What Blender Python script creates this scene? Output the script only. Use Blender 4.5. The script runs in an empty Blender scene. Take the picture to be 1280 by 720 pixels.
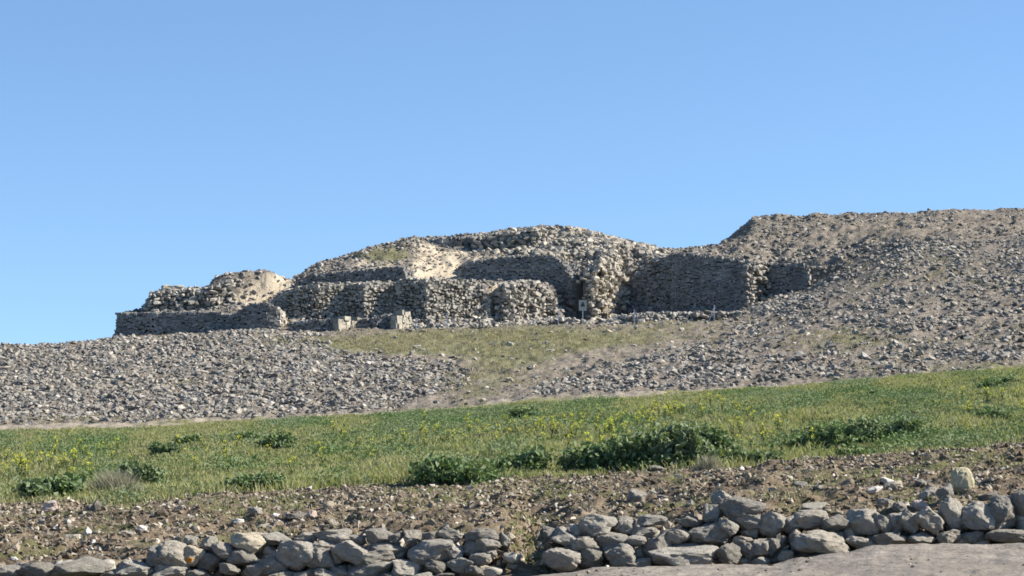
import bpy, math, random
import numpy as np

random.seed(7)
RS = np.random.RandomState(11)
scene = bpy.context.scene
COL = scene.collection

# ------------------------------------------------------------------ survey
F, YH, CX, EYE = 2870.0, 500.0, 640.0, 1.6      # focal length in px, horizon row, centre column, eye height

def X_of(px, Y): return (px - CX) * Y / F
def Z_of(py, Y): return EYE + (YH - py) * Y / F
def W(px, py, Y): return (X_of(px, Y), Y, Z_of(py, Y))

# ------------------------------------------------------------------ noise
def _hash(ix, iy, iz, seed):
    h = (ix * 374761393 + iy * 668265263 + iz * 2147483647 + seed * 1274126177) & 0xFFFFFFFF
    h = ((h ^ (h >> 13)) * 1274126177) & 0xFFFFFFFF
    h = h ^ (h >> 16)
    return (h & 0xFFFFFF) / float(0xFFFFFF)

def vnoise(x, y, z=None, seed=0):
    x = np.asarray(x, float); y = np.asarray(y, float)
    z = np.zeros_like(x) if z is None else np.asarray(z, float)
    ix, iy, iz = np.floor(x).astype(np.int64), np.floor(y).astype(np.int64), np.floor(z).astype(np.int64)
    fx, fy, fz = x - ix, y - iy, z - iz
    fx, fy, fz = (t * t * (3 - 2 * t) for t in (fx, fy, fz))
    r = 0
    for dx in (0, 1):
        wx = fx if dx else 1 - fx
        for dy in (0, 1):
            wy = fy if dy else 1 - fy
            for dz in (0, 1):
                wz = fz if dz else 1 - fz
                r = r + wx * wy * wz * _hash(ix + dx, iy + dy, iz + dz, seed)
    return r * 2 - 1

def fbm(x, y, z=None, seed=0, octv=4):
    a, f, s = 1.0, 1.0, 0
    for k in range(octv):
        s = s + a * vnoise(x * f, y * f, None if z is None else z * f, seed + k * 17)
        a *= 0.5; f *= 2.03
    return s

# ------------------------------------------------------------------ materials
def new_mat(name, rough=0.92):
    m = bpy.data.materials.new(name); m.use_nodes = True
    nt = m.node_tree; b = nt.nodes['Principled BSDF']
    b.inputs['Roughness'].default_value = rough
    b.inputs['Specular IOR Level'].default_value = 0.12
    return m, nt, b

def N(nt, t, **kw):
    n = nt.nodes.new(t)
    for k, v in kw.items():
        if k.startswith('i_'): n.inputs[k[2:].replace('_', ' ')].default_value = v
        else: setattr(n, k, v)
    return n

def ramp(nt, fac, stops, interp='LINEAR'):
    r = nt.nodes.new('ShaderNodeValToRGB'); r.color_ramp.interpolation = interp
    el = r.color_ramp.elements
    while len(el) < len(stops): el.new(0.5)
    for e, (p, c) in zip(el, stops):
        e.position = p; e.color = (*c, 1) if len(c) == 3 else c
    nt.links.new(fac, r.inputs[0]); return r.outputs[0]

def noise(nt, vec, scale, detail=4, rough=0.55):
    n = nt.nodes.new('ShaderNodeTexNoise')
    n.inputs['Scale'].default_value = scale; n.inputs['Detail'].default_value = detail
    n.inputs['Roughness'].default_value = rough
    nt.links.new(vec, n.inputs['Vector']); return n.outputs[0]

def mix(nt, fac, a, b, mode='MIX'):
    n = nt.nodes.new('ShaderNodeMix'); n.data_type = 'RGBA'; n.blend_type = mode
    for sock, v in ((n.inputs[0], fac), (n.inputs[6], a), (n.inputs[7], b)):
        if isinstance(v, (int, float)): sock.default_value = v
        elif isinstance(v, tuple): sock.default_value = (*v, 1)
        else: nt.links.new(v, sock)
    return n.outputs[2]

def math_n(nt, op, a, b=None, clamp=False):
    n = nt.nodes.new('ShaderNodeMath'); n.operation = op; n.use_clamp = clamp
    for s, v in zip(n.inputs, (a, b)):
        if v is None: continue
        if isinstance(v, (int, float)): s.default_value = v
        else: nt.links.new(v, s)
    return n.outputs[0]

def bump(nt, b, h, strength, dist):
    n = nt.nodes.new('ShaderNodeBump'); n.inputs['Strength'].default_value = strength
    n.inputs['Distance'].default_value = dist
    nt.links.new(h, n.inputs['Height']); nt.links.new(n.outputs[0], b.inputs['Normal'])

GREY = [(0.0, (.14, .13, .115)), (.25, (.20, .187, .166)), (.5, (.27, .253, .225)), (.72, (.335, .315, .278)), (.88, (.30, .262, .21)), (1, (.46, .43, .38))]
def stone_mat(name, stops=GREY, fine=9.0, bumpd=0.02, obj_space=False, lichen=0.0, gain=1.0):
    m, nt, b = new_mat(name)
    geo = N(nt, 'ShaderNodeNewGeometry'); oi = N(nt, 'ShaderNodeObjectInfo'); tc = N(nt, 'ShaderNodeTexCoord')
    vec = tc.outputs['Object'] if obj_space else geo.outputs['Position']
    rnd = math_n(nt, 'FRACT', math_n(nt, 'ADD', geo.outputs['Random Per Island'], oi.outputs['Random']))
    base = ramp(nt, rnd, [(p, tuple(min(.7, c * gain) for c in col)) for p, col in stops])
    n1 = noise(nt, vec, fine * .35, 3); n2 = noise(nt, vec, fine, 6, .65); n3 = noise(nt, vec, fine * 4, 3, .6)
    v1 = ramp(nt, n1, [(.3, (.72, .72, .72)), (.7, (1.15, 1.14, 1.12))])
    c = mix(nt, 1.0, base, v1, 'MULTIPLY')
    v2 = ramp(nt, n2, [(.3, (.6, .6, .6)), (.48, (1, 1, 1)), (.6, (1, 1, 1)), (.72, (1.35, 1.33, 1.28))])
    c = mix(nt, .8, c, v2, 'MULTIPLY')
    if lichen:
        n4 = noise(nt, vec, fine * 1.3, 2)
        c = mix(nt, math_n(nt, 'MULTIPLY', ramp(nt, n4, [(.60, (0, 0, 0)), (.66, (1, 1, 1))]), lichen), c, (.52, .50, .44))
    nt.links.new(c, b.inputs['Base Color'])
    bump(nt, b, math_n(nt, 'ADD', n2, math_n(nt, 'MULTIPLY', n3, .45)), 0.9, bumpd)
    return m

def soil_mat(name, cols, green, bumpd, scale=1.0, attr=None):
    m, nt, b = new_mat(name, .97)
    geo = N(nt, 'ShaderNodeNewGeometry'); P = geo.outputs['Position']
    n1 = noise(nt, P, .45 * scale, 5); n2 = noise(nt, P, 3.2 * scale, 6, .65); n3 = noise(nt, P, 17 * scale, 4, .7)
    c = ramp(nt, n2, [(.28, cols[0]), (.48, cols[1]), (.62, cols[2]), (.78, cols[3])])
    sp = ramp(nt, n3, [(.3, (.6, .58, .55)), (.52, (1, 1, 1)), (.7, (1.4, 1.38, 1.34))])
    c = mix(nt, .85, c, sp, 'MULTIPLY')
    g = mix(nt, ramp(nt, n3, [(.35, (0, 0, 0)), (.65, (1, 1, 1))]), green[0], green[1])
    if attr:
        a2 = N(nt, 'ShaderNodeAttribute'); a2.attribute_name = 'sandy'
        c = mix(nt, a2.outputs['Fac'], c, mix(nt, 1.0, (.44, .38, .29), ramp(nt, n3, [(.3, (.55, .53, .5)), (.7, (1.25, 1.25, 1.25))]), 'MULTIPLY'))
        a = N(nt, 'ShaderNodeAttribute'); a.attribute_name = attr
        k = math_n(nt, 'MULTIPLY_ADD', a.outputs['Fac'], 1.3); k.node.inputs[2].default_value = -.62
        k = math_n(nt, 'ADD', k, n1)
        k = math_n(nt, 'ADD', k, math_n(nt, 'MULTIPLY', n2, .35))
        fac = ramp(nt, k, [(.55, (0, 0, 0)), (.85, (1, 1, 1))])
    else:
        fac = ramp(nt, n1, [(.50, (0, 0, 0)), (.62, (1, 1, 1))])
    c = mix(nt, fac, c, g)
    nt.links.new(c, b.inputs['Base Color'])
    bump(nt, b, math_n(nt, 'ADD', n2, math_n(nt, 'MULTIPLY', n3, .5)), 1.0, bumpd)
    return m

def leaf_mat(name, stops, trans=.25):
    m, nt, b = new_mat(name, .75)
    geo = N(nt, 'ShaderNodeNewGeometry'); oi = N(nt, 'ShaderNodeObjectInfo')
    rnd = math_n(nt, 'FRACT', math_n(nt, 'ADD', geo.outputs['Random Per Island'], oi.outputs['Random']))
    n1 = noise(nt, geo.outputs['Position'], .55, 4)
    n5 = noise(nt, geo.outputs['Position'], .16, 3)
    k = math_n(nt, 'ADD', math_n(nt, 'MULTIPLY', rnd, .45), math_n(nt, 'MULTIPLY_ADD', n1, .75))
    k = math_n(nt, 'ADD', k, math_n(nt, 'MULTIPLY', math_n(nt, 'SUBTRACT', n5, .5), .9))
    c = ramp(nt, k, stops)
    nt.links.new(c, b.inputs['Base Color'])
    out = nt.nodes['Material Output']; tr = N(nt, 'ShaderNodeBsdfTranslucent'); mx = N(nt, 'ShaderNodeMixShader')
    nt.links.new(mix(nt, 1.0, c, (1.3, 1.45, .7), 'MULTIPLY'), tr.inputs['Color'])
    mx.inputs[0].default_value = trans
    nt.links.new(b.outputs[0], mx.inputs[1]); nt.links.new(tr.outputs[0], mx.inputs[2]); nt.links.new(mx.outputs[0], out.inputs[0])
    return m

def flat_mat(name, col, rough=.8):
    m, nt, b = new_mat(name, rough)
    geo = N(nt, 'ShaderNodeNewGeometry')
    n = noise(nt, geo.outputs['Position'], 14, 4)
    c = mix(nt, .7, col, ramp(nt, n, [(.3, (.7, .7, .7)), (.7, (1.2, 1.2, 1.2))]), 'MULTIPLY')
    nt.links.new(c, b.inputs['Base Color']); return m

M = {}
M['scree'] = stone_mat('scree_stone', fine=5.0, bumpd=.03)
M['masonry'] = stone_mat('shaded_masonry_stone', [(0, (.15, .148, .142)), (.4, (.19, .186, .178)), (.75, (.22, .216, .205)), (1, (.29, .28, .26))], fine=4.0, bumpd=.03)  # darker than the sunlit walls' stone; shade of these walls put into its colour
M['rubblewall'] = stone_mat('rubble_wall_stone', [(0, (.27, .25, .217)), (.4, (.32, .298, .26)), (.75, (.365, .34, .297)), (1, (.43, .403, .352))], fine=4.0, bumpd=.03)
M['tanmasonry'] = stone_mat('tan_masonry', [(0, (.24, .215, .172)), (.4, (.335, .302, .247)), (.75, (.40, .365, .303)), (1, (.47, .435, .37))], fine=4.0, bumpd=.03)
M['plaster'] = stone_mat('pale_limestone', [(0, (.26, .24, .20)), (1, (.36, .335, .28))], fine=4.0, bumpd=.02)
M['rock'] = stone_mat('field_stone', [(0, (.30, .28, .24)), (.3, (.40, .373, .322)), (.6, (.47, .44, .378)), (.85, (.50, .45, .37)), (1, (.56, .525, .455))], fine=7.0, bumpd=.05, obj_space=True, lichen=.6)
M['rock2'] = stone_mat('inner_field_stone', [(0, (.29, .27, .23)), (.5, (.40, .373, .322)), (1, (.50, .465, .395))], fine=60.0, bumpd=.006, lichen=.4)
M['pink'] = stone_mat('pinkish_stone', [(0, (.44, .35, .30)), (1, (.50, .41, .36))], fine=11, bumpd=.008, obj_space=True)
M['white'] = stone_mat('white_stone', [(0, (.60, .57, .52)), (1, (.66, .63, .58))], fine=11, bumpd=.008, obj_space=True)
M['yellow'] = stone_mat('yellowish_stone', [(0, (.46, .41, .27)), (1, (.50, .45, .30))], fine=11, bumpd=.010, obj_space=True, lichen=.4)
M['tan'] = stone_mat('tan_stone', [(0, (.40, .35, .26)), (1, (.46, .40, .30))], fine=11, bumpd=.010, obj_space=True, lichen=.4)
M['gravel'] = stone_mat('gravel_stone', [(0, (.10, .078, .055)), (.35, (.18, .145, .105)), (.65, (.26, .217, .163)), (.88, (.36, .318, .252)), (1, (.50, .46, .39))], fine=20, bumpd=.006)
M['orange'] = flat_mat('orange_lichen', (.40, .17, .03), .95)
M['bank'] = soil_mat('brown_earth', [(.065, .049, .033), (.135, .105, .072), (.205, .164, .116), (.29, .24, .178)], [(.055, .06, .024), (.12, .12, .05)], .03, 1.6)
M['field'] = soil_mat('meadow_soil', [(.05, .055, .025), (.075, .085, .035), (.10, .11, .045), (.14, .14, .07)], [(.06, .085, .025), (.10, .13, .04)], .04)
M['hill'] = soil_mat('stony_soil', [(.10, .085, .068), (.18, .155, .125), (.25, .22, .18), (.33, .295, .24)], [(.125, .122, .07), (.19, .18, .11)], .06, attr='green')
M['track'] = soil_mat('track_dust', [(.20, .17, .135), (.27, .235, .185), (.31, .27, .215), (.36, .315, .255)], [(.13, .13, .06), (.19, .18, .09)], .03)
M['sand'] = soil_mat('sandy_path_surface', [(.17, .148, .122), (.225, .197, .165), (.26, .23, .194), (.30, .267, .226)], [(.19, .167, .137), (.225, .199, .163)], .03, 1.0)
M['mortar'] = flat_mat('earth_core', (.16, .145, .125), .97)
M['grass'] = leaf_mat('grass_blades', [(0.1, (.032, .072, .024)), (.36, (.078, .138, .046)), (.58, (.138, .194, .072)), (.8, (.205, .23, .10)), (1, (.27, .262, .14))], .3)
M['dry'] = leaf_mat('dry_grass', [(0.1, (.11, .115, .055)), (.5, (.18, .17, .095)), (1, (.27, .24, .15))])
M['leaf'] = leaf_mat('dark_leaf', [(0.1, (.022, .050, .018)), (.45, (.046, .094, .032)), (.75, (.085, .14, .05)), (1, (.13, .185, .08))], .15)
M['leaf2'] = leaf_mat('blue_green_leaf', [(0.1, (.035, .072, .030)), (.45, (.062, .112, .046)), (.8, (.105, .155, .070)), (1, (.17, .21, .12))], .2)
M['greyplant'] = leaf_mat('grey_dry_stems', [(0.1, (.13, .13, .085)), (.5, (.20, .19, .135)), (1, (.29, .27, .20))], .1)
M['stem'] = flat_mat('green_stem', (.10, .13, .04))
M['petal'] = leaf_mat('yellow_petal', [(0, (.62, .55, .04)), (1, (.75, .70, .10))], .3)
M['metal'] = flat_mat('pale_metal', (.55, .55, .53), .5)
M['panel'] = flat_mat('sign_face', (.40, .395, .33), .6)
M['dark'] = flat_mat('sign_print', (.06, .06, .055), .6)

# ------------------------------------------------------------------ mesh helpers
def np_mesh(name, V, Fc, mats, smooth=False, fmat=None):
    V = np.ascontiguousarray(V, dtype=np.float32); Fc = np.ascontiguousarray(Fc, dtype=np.int32)
    n = Fc.shape[1]; me = bpy.data.meshes.new(name)
    me.vertices.add(len(V)); me.vertices.foreach_set('co', V.ravel())
    me.loops.add(Fc.size); me.loops.foreach_set('vertex_index', Fc.ravel())
    me.polygons.add(len(Fc)); me.polygons.foreach_set('loop_start', np.arange(0, Fc.size, n, dtype=np.int32))
    for m in (mats if isinstance(mats, (list, tuple)) else [mats]): me.materials.append(m)
    if fmat is not None: me.polygons.foreach_set('material_index', np.asarray(fmat, np.int32))
    me.polygons.foreach_set('use_smooth', np.full(len(Fc), smooth))
    me.update(calc_edges=True)
    return me

def link(name, me, parent=None, loc=None):
    o = bpy.data.objects.new(name, me); COL.objects.link(o)
    if parent is not None: o.parent = parent
    if loc is not None: o.location = loc
    return o

def tag(o, label=None, cat=None, group=None, kind=None):
    if label: o['label'] = label
    if cat: o['category'] = cat
    if group: o['group'] = group
    if kind: o['kind'] = kind
    return o

def rot_mats(ax, ay, az):
    cx, sx, cy, sy, cz, sz = np.cos(ax), np.sin(ax), np.cos(ay), np.sin(ay), np.cos(az), np.sin(az)
    R = np.empty((len(ax), 3, 3))
    R[:, 0, 0] = cz * cy; R[:, 0, 1] = cz * sy * sx - sz * cx; R[:, 0, 2] = cz * sy * cx + sz * sx
    R[:, 1, 0] = sz * cy; R[:, 1, 1] = sz * sy * sx + cz * cx; R[:, 1, 2] = sz * sy * cx - cz * sx
    R[:, 2, 0] = -sy;     R[:, 2, 1] = cy * sx;                R[:, 2, 2] = cy * cx
    return R

def hull(points):
    import bmesh
    bm = bmesh.new()
    for p in points: bm.verts.new(p)
    bm.verts.ensure_lookup_table()
    r = bmesh.ops.convex_hull(bm, input=bm.verts[:])
    bad = [g for g in r['geom_interior'] + r['geom_unused'] if isinstance(g, bmesh.types.BMVert)]
    bmesh.ops.delete(bm, geom=list(set(bad)), context='VERTS')
    bmesh.ops.triangulate(bm, faces=bm.faces[:])
    bmesh.ops.recalc_face_normals(bm, faces=bm.faces[:])
    bm.verts.index_update()
    V = np.array([v.co[:] for v in bm.verts]); T = np.array([[v.index for v in f.verts] for f in bm.faces])
    bm.free(); return V, T

def ico(sub):
    import bmesh
    bm = bmesh.new(); bmesh.ops.create_icosphere(bm, subdivisions=sub, radius=1)
    bm.verts.index_update()
    V = np.array([v.co[:] for v in bm.verts]); T = np.array([[v.index for v in f.verts] for f in bm.faces])
    bm.free(); return V, T

def angular(n, seed, box=.35):
    r = np.random.RandomState(seed)
    p = r.normal(size=(n, 3)); p /= np.linalg.norm(p, axis=1)[:, None]
    q = np.clip(p * 1.5, -1, 1)
    p = p * (1 - box) + q * box
    return hull(p * r.uniform(.8, 1.05, size=(n, 1)))

ANG = [angular(13, 100 + i) for i in range(18)]
ANG_S = [angular(9, 200 + i) for i in range(12)]
BLK = [angular(16, 300 + i, .9) for i in range(18)]

def boxy(seed):
    r = np.random.RandomState(seed); P = []
    for sx in (-1, 1):
        for sy in (-1, 1):
            for sz in (-1, 1):
                c = np.array([sx, sy, sz]) * (1 - r.uniform(0, .10, 3)); e = r.uniform(.06, .22)
                for ax in range(3):
                    q = c.copy(); q[ax] *= 1 - e; P.append(q)
    return hull(np.array(P))
BOX = [boxy(400 + i) for i in range(16)]

def merge(variants, pos, scl, R, which=None):
    """many stones into one vertex / triangle list"""
    n = len(pos); which = RS.randint(0, len(variants), n) if which is None else which
    Vs, Ts, off = [], [], 0
    for k, (v, t) in enumerate(variants):
        idx = np.where(which == k)[0]
        if not len(idx): continue
        P = v[None] * scl[idx][:, None, :]
        P = np.einsum('nij,nvj->nvi', R[idx], P) + pos[idx][:, None, :]
        Vs.append(P.reshape(-1, 3))
        Ts.append((t[None] + (np.arange(len(idx)) * len(v))[:, None, None] + off).reshape(-1, 3))
        off += len(idx) * len(v)
    return np.concatenate(Vs), np.concatenate(Ts)

def rock_mesh(seed, sub=4, sharp=.8, nplanes=11, rough=.10):
    V, T = ico(sub); r = np.random.RandomState(seed)
    V = np.sign(V) * np.abs(V) ** .72; V = V / np.abs(V).max()
    for _ in range(nplanes):
        n = r.normal(size=3); n /= np.linalg.norm(n); d = r.uniform(.62, .98)
        dot = V @ n; over = np.maximum(dot - d, 0); V = V - n[None] * (over * sharp)[:, None]
    o = r.uniform(0, 50, 3)
    rad = 1 + rough * fbm(V[:, 0] * 1.7 + o[0], V[:, 1] * 1.7 + o[1], V[:, 2] * 1.7 + o[2], seed, 5)
    pit = vnoise(V[:, 0] * 9 + o[0], V[:, 1] * 9, V[:, 2] * 9 + o[2], seed + 5)
    rad = rad - .06 * np.maximum(pit - .15, 0) + .042 * fbm(V[:, 0] * 7 + o[0], V[:, 1] * 7 + o[1], V[:, 2] * 7 + o[2], seed + 9, 4)
    V = V * rad[:, None]
    V = V - (V.max(0) + V.min(0)) / 2
    V = V / ((V.max(0) - V.min(0)) / 2)
    return V, T

# ------------------------------------------------------------------ terrain
# each line runs across the place: (column, distance, row) where its ground is seen
ext = lambda pts: pts
def zline(pts):            # (px, Y, z)
    p = np.array(pts, float); return lambda c: (np.interp(c, p[:, 0], p[:, 1]), np.interp(c, p[:, 0], p[:, 2]))
def pline(pts, Yfix=None): # (px, Y, py)  or (px, py) with Yfix
    p = np.array([(a, Yfix, b) for a, b in pts] if Yfix else pts, float)
    def f(c):
        Y = np.interp(c, p[:, 0], p[:, 1]); py = np.interp(c, p[:, 0], p[:, 2])
        return Y, Z_of(py, Y)
    return f

foot = lambda d: [(px, Y + d) for px, Y in ((-400, 131.3), (135, 131.3), (290, 131.5), (340, 132.4), (356, 132.0), (480, 131.8), (530, 131.9), (600, 133.4), (655, 134.7), (700, 135.7), (745, 136.0), (775, 136.4), (1700, 136.5))]
sec = lambda d: [(px, Y + d) for px, Y in ((-400, 134.0), (150, 134.0), (290, 134.5), (340, 135.6), (372, 136.9), (450, 136.4), (515, 136.9), (578, 139.0), (640, 138.5), (690, 138.5), (716, 137.6), (745, 138.0), (768, 138.6), (775, 141.5), (835, 139.7), (860, 139.0), (935, 138.0), (966, 139.2), (1008, 138.2), (1700, 138.2))]
def with_rows(Ys, rows):
    rows = np.array(rows, float); Ys = np.array(Ys, float)
    c = sorted(set(rows[:, 0]) | set(Ys[:, 0]))
    return pline([(a, np.interp(a, Ys[:, 0], Ys[:, 1]), np.interp(a, rows[:, 0], rows[:, 1])) for a in c])

LN = []   # (line function, rows up to the next line, noise amplitude)
LN.append((zline([(-6000, 1, 0), (7000, 1, 0)]), 8, .02))
LN.append((zline([(-6000, 16, -.1), (300, 16, -.05), (1280, 16, .06), (7000, 16, .2)]), 90, .03))
LN.append((pline([(-6000, 745), (400, 738), (560, 734), (640, 721), (700, 716), (780, 708), (900, 703), (965, 702), (1000, 696), (1060, 690), (1090, 684), (1150, 680), (1200, 680), (1280, 677), (1600, 672), (7000, 660)], 21.6), 6, .03))
LN.append((pline([(-6000, 750), (560, 740), (640, 728), (780, 722), (900, 717), (1060, 703), (1280, 692), (1600, 685), (7000, 670)], 22.3), 8, .03))
LN.append((pline([(-6000, 745), (0, 735), (560, 730), (640, 716), (700, 718), (780, 716), (900, 712), (1060, 700), (1280, 686), (1600, 680), (7000, 660)], 23.3), 10, .03))
LN.append((pline([(-6000, 720), (0, 698), (100, 694), (200, 684), (300, 676), (420, 672), (450, 664), (600, 664), (622, 670), (640, 690), (660, 708), (682, 704), (700, 672), (740, 660), (850, 658), (900, 645), (1000, 648), (1100, 645), (1200, 634), (1280, 628), (1600, 610), (7000, 560)], 23.8), 66, .10))
LN.append((pline([(-6000, 690), (0, 660), (150, 658), (300, 648), (420, 640), (630, 638), (662, 656), (690, 646), (715, 636), (760, 630), (900, 615), (1100, 604), (1280, 590), (1600, 570), (7000, 540)], 28.5), 50, .10))
LN.append((pline([(-6000, 34.0, 650), (0, 35.5, 630), (130, 35.5, 630), (300, 35.8, 620), (420, 36, 613), (640, 36, 602), (800, 36, 593), (900, 36, 588), (1000, 36.4, 580), (1150, 37, 567), (1280, 37, 556), (1600, 37, 540), (7000, 37, 520)]), 60, .07))
LN.append((pline([(-6000, 590), (0, 576), (300, 566), (640, 545), (900, 528), (1280, 498), (1600, 480), (7000, 460)], 60), 70, .16))
LN.append((pline([(-6000, 560), (0, 541), (150, 536), (300, 530), (450, 522), (600, 513), (700, 505), (860, 493), (1000, 484), (1130, 473), (1280, 461), (1600, 445), (7000, 430)], 95), 10, .05))
LN.append((pline([(-6000, 552), (0, 535), (150, 529), (300, 524), (500, 514), (600, 504), (660, 497), (860, 488), (1000, 480), (1130, 470), (1280, 457), (1600, 440), (7000, 420)], 99.5), 44, .12))
LN.append((pline([(-6000, 530), (0, 482), (300, 468), (450, 464), (600, 459), (720, 456), (860, 446), (1000, 425), (1130, 408), (1280, 396), (1600, 380), (7000, 350)], 112), 46, .16))
LN.append((pline([(-6000, 520), (-300, 460), (0, 434), (60, 431), (120, 427), (200, 424), (300, 416), (400, 418), (500, 416), (640, 411), (780, 407), (900, 403), (950, 395), (1010, 375), (1130, 345), (1280, 335), (1600, 320), (7000, 300)], 126.5), 16, .12))
LN.append((with_rows(foot(0), [(-6000, 530), (-300, 464), (0, 438), (100, 432), (147, 421), (300, 411), (350, 407), (400, 405), (500, 404), (640, 403), (700, 403), (780, 401), (900, 398), (960, 378), (1010, 365), (1130, 308), (1280, 301), (1600, 310), (7000, 290)]), 4, .04))
LN.append((with_rows(foot(.45), [(-6000, 530), (-300, 468), (0, 441), (100, 436), (140, 428), (149, 395), (250, 391), (284, 389), (292, 389), (305, 387), (340, 386), (350, 384), (354, 368), (400, 361), (480, 357), (540, 354), (620, 356), (672, 355), (690, 362), (700, 400), (740, 400), (780, 399), (900, 396), (960, 376), (1010, 362), (1130, 306.5), (1280, 299.5), (1600, 308), (7000, 288)]), 14, .06))
LN.append((with_rows(sec(0), [(-6000, 530), (-300, 468), (0, 442), (120, 438), (146, 430), (152, 393), (185, 390), (260, 386), (300, 376), (340, 374), (362, 362), (400, 354), (515, 350), (580, 350), (690, 350), (698, 370), (702, 396), (742, 396), (748, 392), (768, 388), (776, 395), (900, 392), (960, 374), (1010, 358), (1060, 330), (1130, 302), (1280, 294.5), (1600, 298), (7000, 280)]), 4, .04))
LN.append((with_rows(sec(.55), [(-6000, 530), (-300, 470), (0, 444), (120, 440), (146, 432), (152, 393), (182, 391), (190, 368), (262, 362), (266, 354), (280, 348), (300, 343), (335, 339), (352, 345), (365, 354), (385, 346), (400, 343), (460, 338), (510, 336), (530, 343), (572, 346), (586, 330), (640, 325), (700, 324), (706, 352), (720, 360), (742, 350), (752, 335), (765, 340), (774, 366), (800, 350), (832, 324), (860, 318), (940, 327), (965, 330), (1005, 332), (1030, 322), (1060, 322), (1130, 300), (1280, 292.5), (1600, 284), (7000, 270)]), 26, .24))
LN.append((pline([(-6000, 530), (-300, 474), (100, 446), (150, 425), (188, 372), (262, 362), (300, 346), (365, 353), (400, 332), (460, 313), (515, 301), (550, 311), (590, 317), (640, 317), (690, 308), (725, 302), (760, 303), (800, 317), (830, 319), (860, 313), (900, 310), (940, 292), (1000, 287), (1130, 280.5), (1280, 274.5), (1600, 268), (7000, 258)], 144), 12, .26))
LN.append((pline([(-6000, 530), (-300, 476), (100, 448), (150, 432), (188, 385), (262, 375), (300, 352), (365, 352), (400, 331), (460, 312), (515, 299), (550, 309), (590, 313), (600, 314), (640, 312), (680, 307), (725, 300), (760, 300), (800, 312), (830, 316), (860, 312), (900, 309), (930, 292), (945, 282), (1000, 279), (1130, 270), (1280, 265), (1600, 264), (7000, 255)], 146.8), 4, .06))
LN.append((pline([(-6000, 530), (-300, 478), (100, 450), (150, 436), (188, 395), (262, 385), (300, 360), (365, 353), (400, 331), (420, 326), (460, 312), (515, 299), (550, 299), (598, 296), (640, 290), (680, 283), (720, 286), (760, 297), (800, 311), (830, 315), (860, 313), (897, 308), (925, 287), (942, 272), (1000, 271), (1130, 267), (1280, 262), (1600, 258), (7000, 250)], 147.6), 14, .22))
LN.append((pline([(-6000, 530), (-300, 480), (100, 452), (188, 405), (300, 365), (365, 354), (460, 316), (515, 302), (680, 285), (760, 300), (830, 317), (897, 310), (925, 289), (943, 274), (1000, 273), (1130, 269), (1280, 264), (1600, 260), (7000, 252)], 157), 12, .1))
LN.append((zline([(-6000, 190, -1.5), (300, 190, 0), (900, 190, 1), (1000, 190, 12.0), (1280, 190, 13), (7000, 190, 13)]), 10, .2))
LN.append((zline([(-6000, 320, -3), (900, 320, -3), (1280, 320, 4), (7000, 320, 4)]), 6, .3))
LN.append((zline([(-6000, 4500, -30), (7000, 4500, -30)]), 0, 0))

colpx = np.concatenate([np.linspace(-6000, -360, 70), np.arange(-350, 1640, 2.4), np.linspace(1645, 7000, 60)])
rowsY, rowsZ, rowA, kline = [], [], [], []
for k, (fn, n, amp) in enumerate(LN):
    Y0, Z0 = fn(colpx); kline.append(len(rowsY))
    if k == len(LN) - 1:
        rowsY.append(Y0); rowsZ.append(Z0); rowA.append(0); break
    Y1, Z1 = LN[k + 1][0](colpx)
    for i in range(n):
        t = i / n
        rowsY.append(Y0 + (Y1 - Y0) * t); rowsZ.append(Z0 + (Z1 - Z0) * t)
        rowA.append(amp + (LN[k + 1][2] - amp) * t)
GY = np.array(rowsY); GZ = np.array(rowsZ); GA = np.array(rowA)[:, None]
GX = (colpx[None] - CX) * GY / F
big = fbm(GX * .35, GY * .35, None, 3, 3); mid = fbm(GX * 1.3, GY * 1.3, None, 9, 4); sml = fbm(GX * 5.1, GY * 5.1, None, 21, 3)
GZ = GZ + GA * (.5 * big + .75 * mid) + np.minimum(GA, .13) * .4 * sml
lump = np.zeros(len(GY)); k5, k6 = kline[5], kline[6]; lump[k5:k6 + 16] = .075; lump[k6 + 16:k6 + 40] = .05
GZ = GZ + lump[:, None] * fbm(GX * 1.9, GY * 1.9, None, 51, 4)
GPY = YH - (GZ - EYE) * F / GY
L_PATH, L_BANK, L_FIELD, L_TRACK, L_HILL, L_END = 0, kline[3], kline[7], kline[9], kline[10], len(GY) - 1

def green_mask(px, py):
    """grassiness of the hillside"""
    g = np.zeros_like(px)
    def blob(cx, cy, rx, ry, a): return a * np.exp(-(((px - cx) / rx) ** 2 + ((py - cy) / ry) ** 2))
    for b in ((470, 432, 110, 12, .8), (640, 428, 130, 18, .6), (560, 425, 90, 12, .6), (760, 422, 120, 14, .5), (640, 448, 65, 32, .58), (592, 485, 52, 22, .48), (1050, 428, 90, 14, .5), (1200, 425, 120, 20, .2), (480, 318, 40, 10, 1.0),
              (235, 480, 22, 6, .8), (100, 524, 120, 6, .5), (350, 425, 60, 8, .4), (870, 405, 80, 10, .35), (1170, 340, 80, 25, .35), (1240, 460, 160, 10, .5)):
        g = g + blob(*b)
    return np.clip(g, 0, 1)

def inpoly(px, py, poly):
    p = np.array(poly, float); inside = np.zeros(px.shape, bool); j = len(p) - 1
    for i in range(len(p)):
        xi, yi, xj, yj = *p[i], *p[j]
        c = ((yi > py) != (yj > py)) & (px < (xj - xi) * (py - yi) / (yj - yi + 1e-9) + xi)
        inside ^= c; j = i
    return inside

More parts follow.
